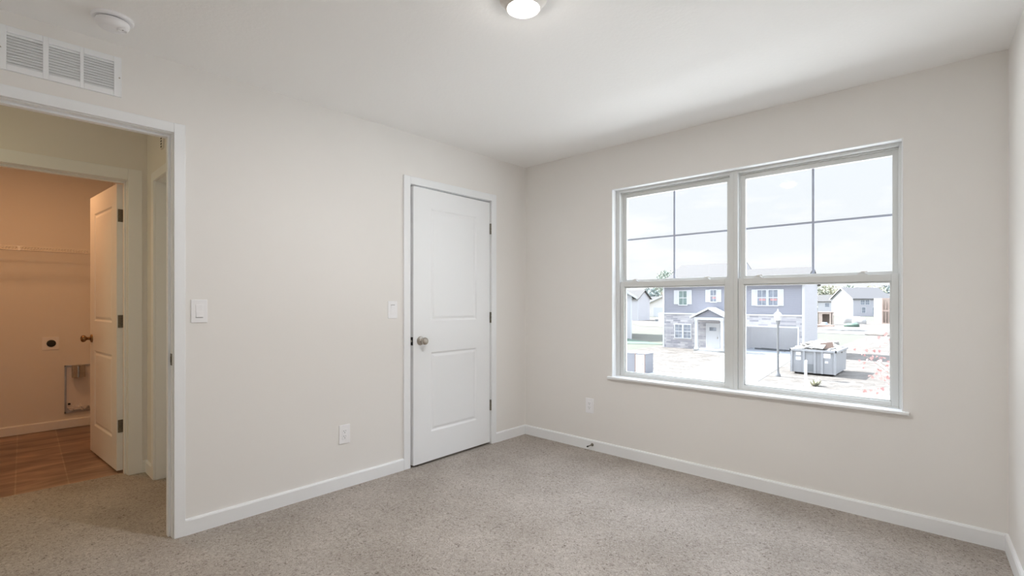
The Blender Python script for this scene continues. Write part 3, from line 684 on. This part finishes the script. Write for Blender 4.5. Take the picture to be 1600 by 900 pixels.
# ---- dumpster
t = empty('dumpster', (-2.88, 26.0, Z)); tag(t, 'grey steel dumpster heaped with building scrap beside the driveway', 'dumpster')
b = MB().prism([(-0.98, 0.10), (0.98, 0.10), (1.02, 1.28), (-1.02, 1.28)], 0, 3.0, 'y'); b.build('bin', M['dumpster'], t)
b = MB()
for x in (-0.98, -0.40, 0.10, 0.42, 0.98): b.box(x-0.05, x+0.05, -0.08, 0.0, 0.10, 1.28)
b.box(-1.06, 1.06, -0.10, 0.02, 1.22, 1.32).box(-1.06, 1.06, 2.98, 3.1, 1.22, 1.32).box(-1.08, -1.0, -0.1, 3.1, 1.22, 1.32).box(1.0, 1.08, -0.1, 3.1, 1.22, 1.32)
b.build('ribs', M['dumpster'], t)
MB().box(-0.30, 0.06, -0.03, 0.0, 0.18, 0.56).build('lift_pocket', M['dumpster_dark'], t)
for x0, x1, z0, z1 in ((-0.78, -0.55, 1.00, 1.16), (-0.78, -0.55, 0.74, 0.90), (0.46, 0.78, 0.92, 1.16), (0.54, 0.68, 0.66, 0.76)):
    o = MB().box(x0, x1, -0.012, 0.0, z0, z1).build('notice', M['paper'], t)
for x in (-0.85, 0.85):
    for y in (0.3, 2.7): MB().lathe([(0, -0.05), (0.10, -0.05), (0.10, 0.05), (0, 0.05)], Matrix.Translation((x, y, 0.10)) @ Matrix.Rotation(PI/2, 4, 'Y'), 14).build('wheel', M['rubber'], t)
# its heap of scrap: one uncountable pile, and the brown board that stands out of it
b = MB(); rr = random.Random(3)
for i in range(150):
    x = rr.gauss(0, 0.42); x = max(-0.92, min(0.92, x)); y = rr.uniform(0.1, 2.8); zz = 1.20+0.36*max(0, 1-(x/1.0)**2)*rr.uniform(0.3, 1)
    s = rr.uniform(0.12, 0.34)
    b.box(-s, s, -s*0.6, s*0.6, -0.03, 0.03, mtx=Matrix.Translation((x, y, zz)) @ Matrix.Rotation(rr.uniform(-.6, .6), 4, 'X') @ Matrix.Rotation(rr.uniform(-.5, .5), 4, 'Y') @ Matrix.Rotation(rr.uniform(0, 3), 4, 'Z'))
b.box(-0.95, 0.95, 0.05, 2.95, 1.0, 1.22)
o = b.build('scrap_heap', M['debris'], loc=(-2.88, 26.0, Z)); tag(o, 'heap of pale building scrap and wrapping in the dumpster', 'scrap', kind='stuff')
o = MB().box(-0.28, 0.28, -0.02, 0.02, -0.15, 0.15, mtx=Matrix.Rotation(R(-12), 4, 'Y')).build('cardboard_sheet', M['brown'], loc=(-2.28, 26.15, Z+1.56)); tag(o, 'brown sheet of cardboard sticking out on top of the dumpster heap', 'cardboard')

# ---- street lamp
t = empty('street_lamp', (-4.09, 24.27, Z)); tag(t, 'slim grey street lamp post with a white lantern in front of the garage', 'street lamp')
MB().lathe([(0, 0), (0.13, 0), (0.12, 0.10), (0.07, 0.18), (0.055, 0.30), (0.050, 2.62), (0.085, 2.70), (0.11, 2.86), (0, 2.86)], seg=20).build('pole', M['post'], t, smooth=True)
MB().lathe([(0, 2.86), (0.13, 2.86), (0.15, 2.90), (0.19, 3.08), (0.20, 3.10), (0, 3.10)], seg=16).build('lantern_glass', M['lantern'], t, smooth=True)
MB().lathe([(0, 3.10), (0.22, 3.10), (0.20, 3.15), (0.11, 3.27), (0.05, 3.31), (0.035, 3.38), (0.015, 3.43), (0, 3.45)], seg=16).build('lantern_cap', M['lantern'], t, smooth=True)
# ---- slim white marker post
t = empty('marker_post', (-2.24, 21.42, Z)); tag(t, 'short slim white post standing in front of the dumpster', 'post')
MB().box(-0.05, 0.05, -0.05, 0.05, 0, 1.20).build('pole', M['lantern'], t)
MB().prism([(-0.06, 1.20), (0.06, 1.20), (0.0, 1.25)], -0.06, 0.06, 'y').build('cap', M['lantern'], t)
# ---- utility box, lower left of the window
t = empty('utility_box', (-10.0, 20.35, Z)); tag(t, 'grey utility box with a pale door at the lower left of the window', 'utility box')
MB().box(-0.56, 0.56, 0, 0.9, 0, 1.06).build('cabinet', M['acgrey'], t)
MB().box(-0.60, 0.60, -0.04, 0.94, 1.06, 1.12).build('lid', M['out_trim'], t)
q = MB().box(0.04, 0.53, -0.03, 0, 0.05, 1.0).build('door', M['garage_in'], t)
MB().box(0.42, 0.46, -0.05, -0.03, 0.45, 0.6).build('latch', M['dumpster_dark'], q)
for x in (0.0, 0.54): MB().box(x-0.02, x+0.02, -0.04, 0.0, 0, 1.06).build('corner_post', M['brown'], t)

# ---- generic gabled house: origin at its nearest bottom corner, local x along the ridge, gable end at local x=0
def gable_house(name, label, loc, yaw, L_, W_, eave, ridge, wm, gm, rm, wins=(), gwins=(), door=None):
    t = empty(name, loc, yaw); tag(t, label, 'house')
    MB().box(0, L_, 0, W_, -0.3, eave).build('wall', wm, t)
    MB().prism([(0, -0.3), (W_, -0.3), (W_, eave), (W_/2, ridge-0.05), (0, eave)], -0.03, 0.02, 'x').build('gable_wall', gm, t)
    MB().prism([(0, eave), (W_, eave), (W_/2, ridge-0.05)], L_-0.02, L_+0.02, 'x').build('gable_wall', gm, t)
    gable_roof(t, 0, L_, 0, W_, eave, ridge, rm, 0.35)
    s = (ridge-eave)/(W_/2)
    for yy in (0, 1):
        b = MB(); y0 = -0.4 if yy == 0 else W_+0.4; ze = eave-0.4*s
        b.prism([(y0, ze-0.12), (W_/2, ridge-0.12), (W_/2, ridge+0.16), (y0, ze+0.16)], -0.42, -0.34, 'x')
        b.build('rake_board', M['out_trim'], t)
    for x in (0, L_): MB().box(x-0.06, x+0.06, -0.06, 0.06, -0.3, eave).build('corner_board', M['out_trim'], t)
    for (a, c, z0, z1, lt) in wins: window_box(t, a, c, z0, z1, lambda u, z, d: (u, -d, z), 'pane', lt, tw=0.12)
    for (a, c, z0, z1, lt) in gwins: window_box(t, a, c, z0, z1, lambda u, z, d: (-0.03-d, u, z), 'pane', lt, tw=0.10)
    return t
gable_house('far_house', 'distant two storey house with a white gable wall and blue grey front', (-18.6, 150.6, Z), R(40), 9.2, 9.3, 4.65, 7.45, M['far_siding'], M['white_siding'], M['shingle2'],
            wins=((1.9, 2.9, 3.0, 4.2, (2, 2)), (3.1, 4.1, 3.0, 4.2, (2, 2)), (2.2, 3.1, 0.9, 2.3, (1, 2)), (4.9, 7.2, 0.4, 2.3, (2, 1))), gwins=((4.4, 4.9, 2.5, 3.6, (1, 2)),))
gable_house('far_house', 'small pale blue house at the far right of the blue sided house', (-34.0, 190, Z), R(8), 8.0, 9, 3.9, 6.0, M['lilac_siding'], M['lilac_siding'], M['shingle'],
            wins=((2.0, 3.2, 2.0, 3.2, (2, 2)), (4.6, 7.0, 0.0, 2.0, (3, 1))))
gable_house('far_house', 'low pale roofed house behind the white gabled house', (-16.5, 190, Z), R(0), 22, 9, 3.4, 6.3, M['white_siding'], M['white_siding'], M['shingle'],
            wins=((14, 15.4, 1, 2.4, (2, 2)), (18, 19.4, 1, 2.4, (2, 2))))
# neighbour house at the left, its gable end towards us
nb = empty('neighbor_house', (-22.35, 42.1, Z), R(31)); tag(nb, 'pale lilac sided house cut off by the left edge of the window', 'house')
MB().box(-10, 0, 0, 9, -0.2, 4.55).prism([(-10, 4.55), (0, 4.55), (-5, 7.6)], 0, 0.1, 'y').build('wall', M['lilac_siding'], nb)
MB().prism([(-10.5, 4.10), (-5, 7.5), (0.55, 4.10), (0.55, 4.28), (-5, 7.70), (-10.5, 4.28)], -0.35, 9.3, 'y').build('roof', M['shingle'], nb)
MB().prism([(-10.5, 4.05), (-5, 7.45), (0.58, 4.05), (0.58, 4.30), (-5, 7.72), (-10.5, 4.30)], -0.42, -0.35, 'y').build('rake_board', M['out_trim'], nb)
MB().box(-0.12, 0.03, -0.05, 0.03, -0.2, 4.4).build('corner_board', M['out_trim'], nb)
gable_house('shed_house', 'small lilac grey building just right of the neighbouring house', (-49.5, 85.5, Z), 0, 4.4, 5, 4.45, 6.0, M['lilac_siding'], M['lilac_siding'], M['shingle'])
gable_house('white_house', 'white low house with two small windows behind the dirt yards', (-65.6, 124, Z), R(0), 5.9, 8, 3.0, 5.1, M['white_siding'], M['white_siding'], M['shingle'],
            wins=((0.5, 2.0, 0.8, 2.4, (1, 1)), (2.6, 4.3, 0.8, 2.4, (1, 1))))
wg = empty('garage_house', (-55.2, 112, Z)); tag(wg, 'white house with a broad gable and a wide garage door, left of the stone house', 'house')
MB().box(-3.4, 5, 0, 8, -0.2, 2.6).prism([(-3.6, 2.6), (5, 2.6), (5, 5.9), (3.2, 5.4)], 0, 0.2, 'y').build('wall', M['cream_siding'], wg)
MB().prism([(-4.2, 2.1), (3.2, 5.2), (10, 2.2), (10, 2.5), (3.2, 5.6), (-4.2, 2.5)], -0.5, 8, 'y').build('roof', M['out_trim'], wg)
MB().box(0.2, 4.4, -0.06, 0, 0, 2.3).build('garage_door', M['out_trim'], wg)
# unfinished house at the right edge
t = empty('unfinished_house', (-8.0, 102.7, Z)); tag(t, 'unfinished house of bare boards at the right edge of the window', 'house')
MB().box(-0.9, 0.25, 0.3, 6, -0.2, 4.40).build('sheathed_wall', M['sheath'], t)
b = MB()
for x in [0.3+0.42*i for i in range(9)]: b.box(x, x+0.09, 0.2, 0.35, 0, 4.4)
b.box(0.25, 4.0, 0.18, 0.37, 2.1, 2.35).box(0.25, 4.0, 0.18, 0.37, 4.2, 4.4).box(0.25, 4.0, 0.18, 0.37, -0.1, 0.1)
b.build('stud_frame', M['wood'], t)
MB().box(0.25, 4.0, 1.3, 1.4, -0.1, 4.4).build('rear_sheathing', M['osb'], t)
MB().box(1.55, 2.15, 0.6, 1.2, 0.1, 1.9).prism([(1.45, 1.9), (2.25, 1.9), (1.85, 2.5)], 0.6, 1.2, 'y').build('dark_shape', M['dumpster_dark'], t)  # solid dark block with a peaked top, identity unknown
# bare board crate
t = empty('plywood_crate', (-14.2, 91.5, Z)); tag(t, 'bare plywood box with an open front beyond the dumpster', 'crate')
MB().box(-1.0, 1.0, 1.4, 1.5, 0, 2.05).box(-1.0, -0.35, 0, 0.08, 0, 2.05).box(0.65, 1.0, 0, 0.08, 0, 2.05).box(-0.35, 0.65, 0, 0.08, 1.75, 2.05).box(-0.35, 0.65, 0, 0.08, 0, 0.25).box(-1, -0.92, 0, 1.5, 0, 2.05).box(0.92, 1, 0, 1.5, 0, 2.05).build('board_panels', M['osb'], t)
MB().box(-1.06, 1.06, -0.06, 1.56, 2.0, 2.10).build('top', M['wood'], t)
# lumber stack and tarps
for i in range(3):
    o = MB().box(-1.05, 1.05, -0.4, 0.4, 0, 0.15).build('lumber_bundle', M['wood'], loc=(-12.0+0.05*i, 79.3, Z+i*0.16)); o.rotation_euler = (0, 0, R(-4+3*i))
    tag(o, ('bottom', 'middle', 'top')[i]+' bundle in the low stack of reddish lumber behind the dumpster', 'lumber', 'lumber bundles in a low stack')
def lump(name, m, loc, sx, sy, sz, label, cat, seed, parent=None):
    r_ = random.Random(seed); b = MB(); bmesh.ops.create_icosphere(b.bm, subdivisions=3, radius=1)
    ph = [(r_.uniform(0, 6), r_.uniform(1.5, 4)) for _ in range(6)]
    for v in b.bm.verts:
        d = 1+0.10*math.sin(ph[0][1]*v.co.x+ph[0][0])+0.10*math.sin(ph[1][1]*v.co.y+ph[1][0])+0.08*math.sin(ph[2][1]*v.co.z*1.5+ph[2][0])+0.05*math.sin(7*v.co.x+5*v.co.y+ph[3][0])
        q = v.co*d; v.co = Vector((math.copysign(abs(q.x)**0.8, q.x)*sx, math.copysign(abs(q.y)**0.8, q.y)*sy, max(0.0, q.z*sz)))
    o = b.build(name, m, parent, smooth=True, loc=loc)
    if label: tag(o, label, cat)
    return o
lump('tarp_bundle', M['bluetarp'], (-12.6, 82.0, Z), 0.75, 0.6, 0.75, 'small blue tarp bundle beside the plywood box', 'tarp', 1)
lump('tarp_bundle', M['greentarp'], (-9.7, 86.0, Z), 0.95, 0.7, 0.62, 'green tarp over a low heap on the building plot', 'tarp', 2)
lump('wrapped_pallet', M['wrap'], (-12.2, 99.5, Z), 0.95, 0.8, 1.45, 'white wrapped load in front of the distant white gable, left one', 'pallet load', 5)
lump('wrapped_pallet', M['wrap'], (-10.4, 98.5, Z), 0.90, 0.8, 1.25, 'lower white wrapped load in front of the distant grey wall, right one', 'pallet load', 6)
lump('lumber_pile', M['osb'], (-12.6, 110.0, Z), 2.0, 0.9, 0.9, 'flat pile of tan boards behind the green tarp', 'lumber', 7)
lump('gravel_mound', M['gravel'], (-9.5, 74.0, Z-0.05), 3.0, 1.2, 0.45, 'long white gravel mound across the middle of the building plot', 'gravel', 8)
lump('dirt_mound', M['dirt'], (-2.2, 66.0, Z-0.05), 3.2, 1.5, 0.40, 'low dirt mound at the right of the building plot', 'dirt mound', 9)
# ac unit beside the house, small unit by the far lawn
t = empty('air_conditioner', (-4.75, 38.9, Z)); tag(t, 'dark outdoor air conditioner at the right side of the blue house', 'air conditioner')
MB().box(-0.45, 0.0, -0.4, 0.4, 0, 0.85).build('casing', M['acgrey'], t, bevel=0.03)
MB().lathe([(0, 0.85), (0.18, 0.85), (0.18, 0.88), (0, 0.88)], Matrix.Translation((-0.22, 0, 0)), 20).build('fan_grille', M['dumpster_dark'], t)
t = empty('utility_pedestal', (-34.3, 73.2, Z)); tag(t, 'small grey utility unit on the lawn left of the stone house', 'utility unit')
MB().box(-0.2, 0.55, -0.3, 0.3, 0, 1.9).box(-0.9, -0.2, -0.2, 0.2, 0, 1.1).build('housing', M['garage_in'], t, bevel=0.05)
MB().box(-0.85, -0.25, -0.24, -0.2, 0.5, 0.9).build('vent_panel', M['dumpster_dark'], t)
# weeds by the street
b = MB(); rr = random.Random(11)
for i in range(70):
    a = rr.uniform(0, 2*PI); l = rr.uniform(0.15, 0.42); s = rr.uniform(0.02, 0.05); tip = Vector((math.cos(a)*l*0.7, math.sin(a)*l*0.7, l*rr.uniform(0.3, 1)))
    p = Vector((rr.uniform(-.1, .1), rr.uniform(-.1, .1), 0)); sd = Vector((-math.sin(a), math.cos(a), 0))*s
    v = [b.bm.verts.new(q) for q in (p-sd*0.4, p+sd*0.4, p+tip*0.6+sd, p+tip, p+tip*0.6-sd)]; b.bm.faces.new(v)
o = b.build('weed_clump', M['leaf_y'], loc=(-2.04, 22.3, Z)); tag(o, 'small yellow green weed clump by the pavement in front of the dumpster', 'weed')

# ---- trees: trunk and a crown of many leaf faces
def crown_mesh(b, blobs, n, size, rnd):
    for (cx, cy, cz, r) in blobs:
        for i in range(n):
            d = Vector((rnd.gauss(0, 1), rnd.gauss(0, 1), rnd.gauss(0, 1))).normalized()*r*rnd.uniform(0.55, 1.08)
            p = Vector((cx, cy, cz))+d; s = size*rnd.uniform(0.6, 1.3)
            u = Vector((rnd.gauss(0, 1), rnd.gauss(0, 1), rnd.gauss(0, 1))).normalized(); v_ = u.cross(Vector((rnd.gauss(0, 1), rnd.gauss(0, 1), rnd.gauss(0, 1)))).normalized()
            b.bm.faces.new([b.bm.verts.new(p+q) for q in (u*s, v_*s*0.6, -u*s, -v_*s*0.6)])
def tree(label, x, y, h_, r, m, seed, n=160, size=None, nb=9, group=None):
    rnd = random.Random(seed); t = empty('tree', (x, y, Z)); tag(t, label, 'tree', group)
    b = MB().tube((0, 0, -0.3), (0, 0, h_*0.55), h_*0.035, h_*0.018, 8)
    for i in range(4):
        a = i*PI/2+rnd.uniform(-.4, .4); b.tube((0, 0, h_*(0.35+0.05*i)), (math.cos(a)*r*0.6, math.sin(a)*r*0.6, h_*(0.62+0.05*i)), h_*0.014, h_*0.005, 6)
    b.build('trunk', M['bark'], t)
    blobs = [(0, 0, h_-r*0.75, r*0.72)]+[(rnd.uniform(-.75, .75)*r, rnd.uniform(-.6, .6)*r, h_-r*rnd.uniform(0.5, 1.9), r*rnd.uniform(0.38, 0.6)) for _ in range(nb)]
    b = MB(); crown_mesh(b, blobs, n, size or r*0.13, rnd)
    b.build('foliage', M[m], t)
    return t
GL = 'tree line behind the houses at left'
tree('tallest feathery pale green tree rising behind the left houses', -28.2, 62, 8.3, 1.35, 'leaf_g', 21, n=60, nb=7)
tree('blue green tree behind the lilac neighbouring house', -70.4, 140.4, 8.72, 3.58, 'leaf_b', 22)
tree('broad yellow green tree behind the garage house, left one', -75.1, 164.8, 9.17, 4.61, 'leaf_y', 23)
tree('rounded olive tree behind the garage house, beside the stone house', -80.6, 188.1, 9.56, 5.03, 'leaf_o', 24)
tree('small distant pale tree top above the left window rail', -103.9, 212.7, 12.85, 2.11, 'leaf_o', 25, n=70)
tree('olive tree behind the small pale blue house', -40.2, 213.3, 9.52, 4.58, 'leaf_o', 40)
tree('yellow green tree left of the far white gable', -37.2, 237.4, 10.47, 4.83, 'leaf_y', 41)
tree('green tree directly above the far gable peak', -34.8, 259.2, 11.10, 4.54, 'leaf_g', 42)
tree('pale tree over the far grey roof', -22.0, 214.4, 9.62, 3.74, 'leaf_y', 43)
tree('dark blue green tree above the far grey roof', -20.0, 236.3, 10.24, 4.37, 'leaf_b', 44)
tree('olive tree at the right edge above the pale roof', -15.3, 260.4, 10.09, 4.79, 'leaf_o', 45)
tree('last yellowish tree at the right end of the tree line', -5.3, 214.4, 9.41, 4.16, 'leaf_y', 46)

# ---- young red maple close outside, seen at the right edge of the window
t = empty('red_maple', (3.35, 6.3, Z)); tag(t, 'young maple with red leaves at the right edge of the window', 'tree')
rnd = random.Random(5)
MB().tube((0, 0, -0.3), (0.02, 0, 1.7), 0.045, 0.03).tube((0.02, 0, 1.7), (0, 0.03, 3.9), 0.03, 0.008).build('trunk', M['bark'], t)
def maple_leaf(b, p, s, rnd):
    u = Vector((rnd.gauss(0, 1), rnd.gauss(0, 1), rnd.gauss(0, 0.6))).normalized(); v_ = u.cross(Vector((rnd.gauss(0, 1), rnd.gauss(0, 1), rnd.gauss(0, 1)))).normalized()
    out = []
    for a, r_ in ((-90, 0.15), (-60, 0.75), (-35, 0.42), (0, 0.95), (28, 0.45), (90-32, 0.85), (90, 1.0), (90+32, 0.85), (152, 0.45), (180, 0.95), (215, 0.42), (240, 0.75)):
        out.append(b.bm.verts.new(p+u*(math.cos(R(a))*r_*s)+v_*(math.sin(R(a))*r_*s)))
    b.bm.faces.new(out)
tips = []
targets = [(-1.15, -0.3, 2.62), (-1.35, -0.25, 2.90), (-1.52, -0.3, 2.98), (-1.12, -0.3, 3.12), (-1.25, -0.2, 2.66), (-1.0, -0.2, 3.25), (-1.2, 0.2, 3.05), (-0.9, 0.1, 3.4), (-0.7, -0.4, 3.3), (0.6, 0.3, 3.2), (0.3, -0.6, 3.5), (0.8, -0.3, 2.9), (-0.3, 0.7, 3.3), (-1.45, -0.2, 2.38)]
lb_ = MB()
for k, (x, y, z) in enumerate(targets):
    z0 = min(z-0.35, 1.6+0.09*k); p0 = Vector((0.02, 0, z0)); p1 = Vector((x, y, z)); mid = (p0+p1)/2+Vector((0, 0, -0.08))
    br = MB().tube(p0, mid, 0.012, 0.008, 6).tube(mid, p1, 0.008, 0.003, 6)
    for j in range(46):
        q = rnd.uniform(0.55, 1.08); c = mid.lerp(p1, (q-0.5)*2) if q > 0.5 else mid
        maple_leaf(lb_, c+Vector((rnd.gauss(0, 0.085), rnd.gauss(0, 0.085), rnd.gauss(0, 0.085))), rnd.uniform(0.018, 0.042), rnd)
    br.build('branch', M['bark'], t)
lb_.build('foliage', M['redleaf'], t)
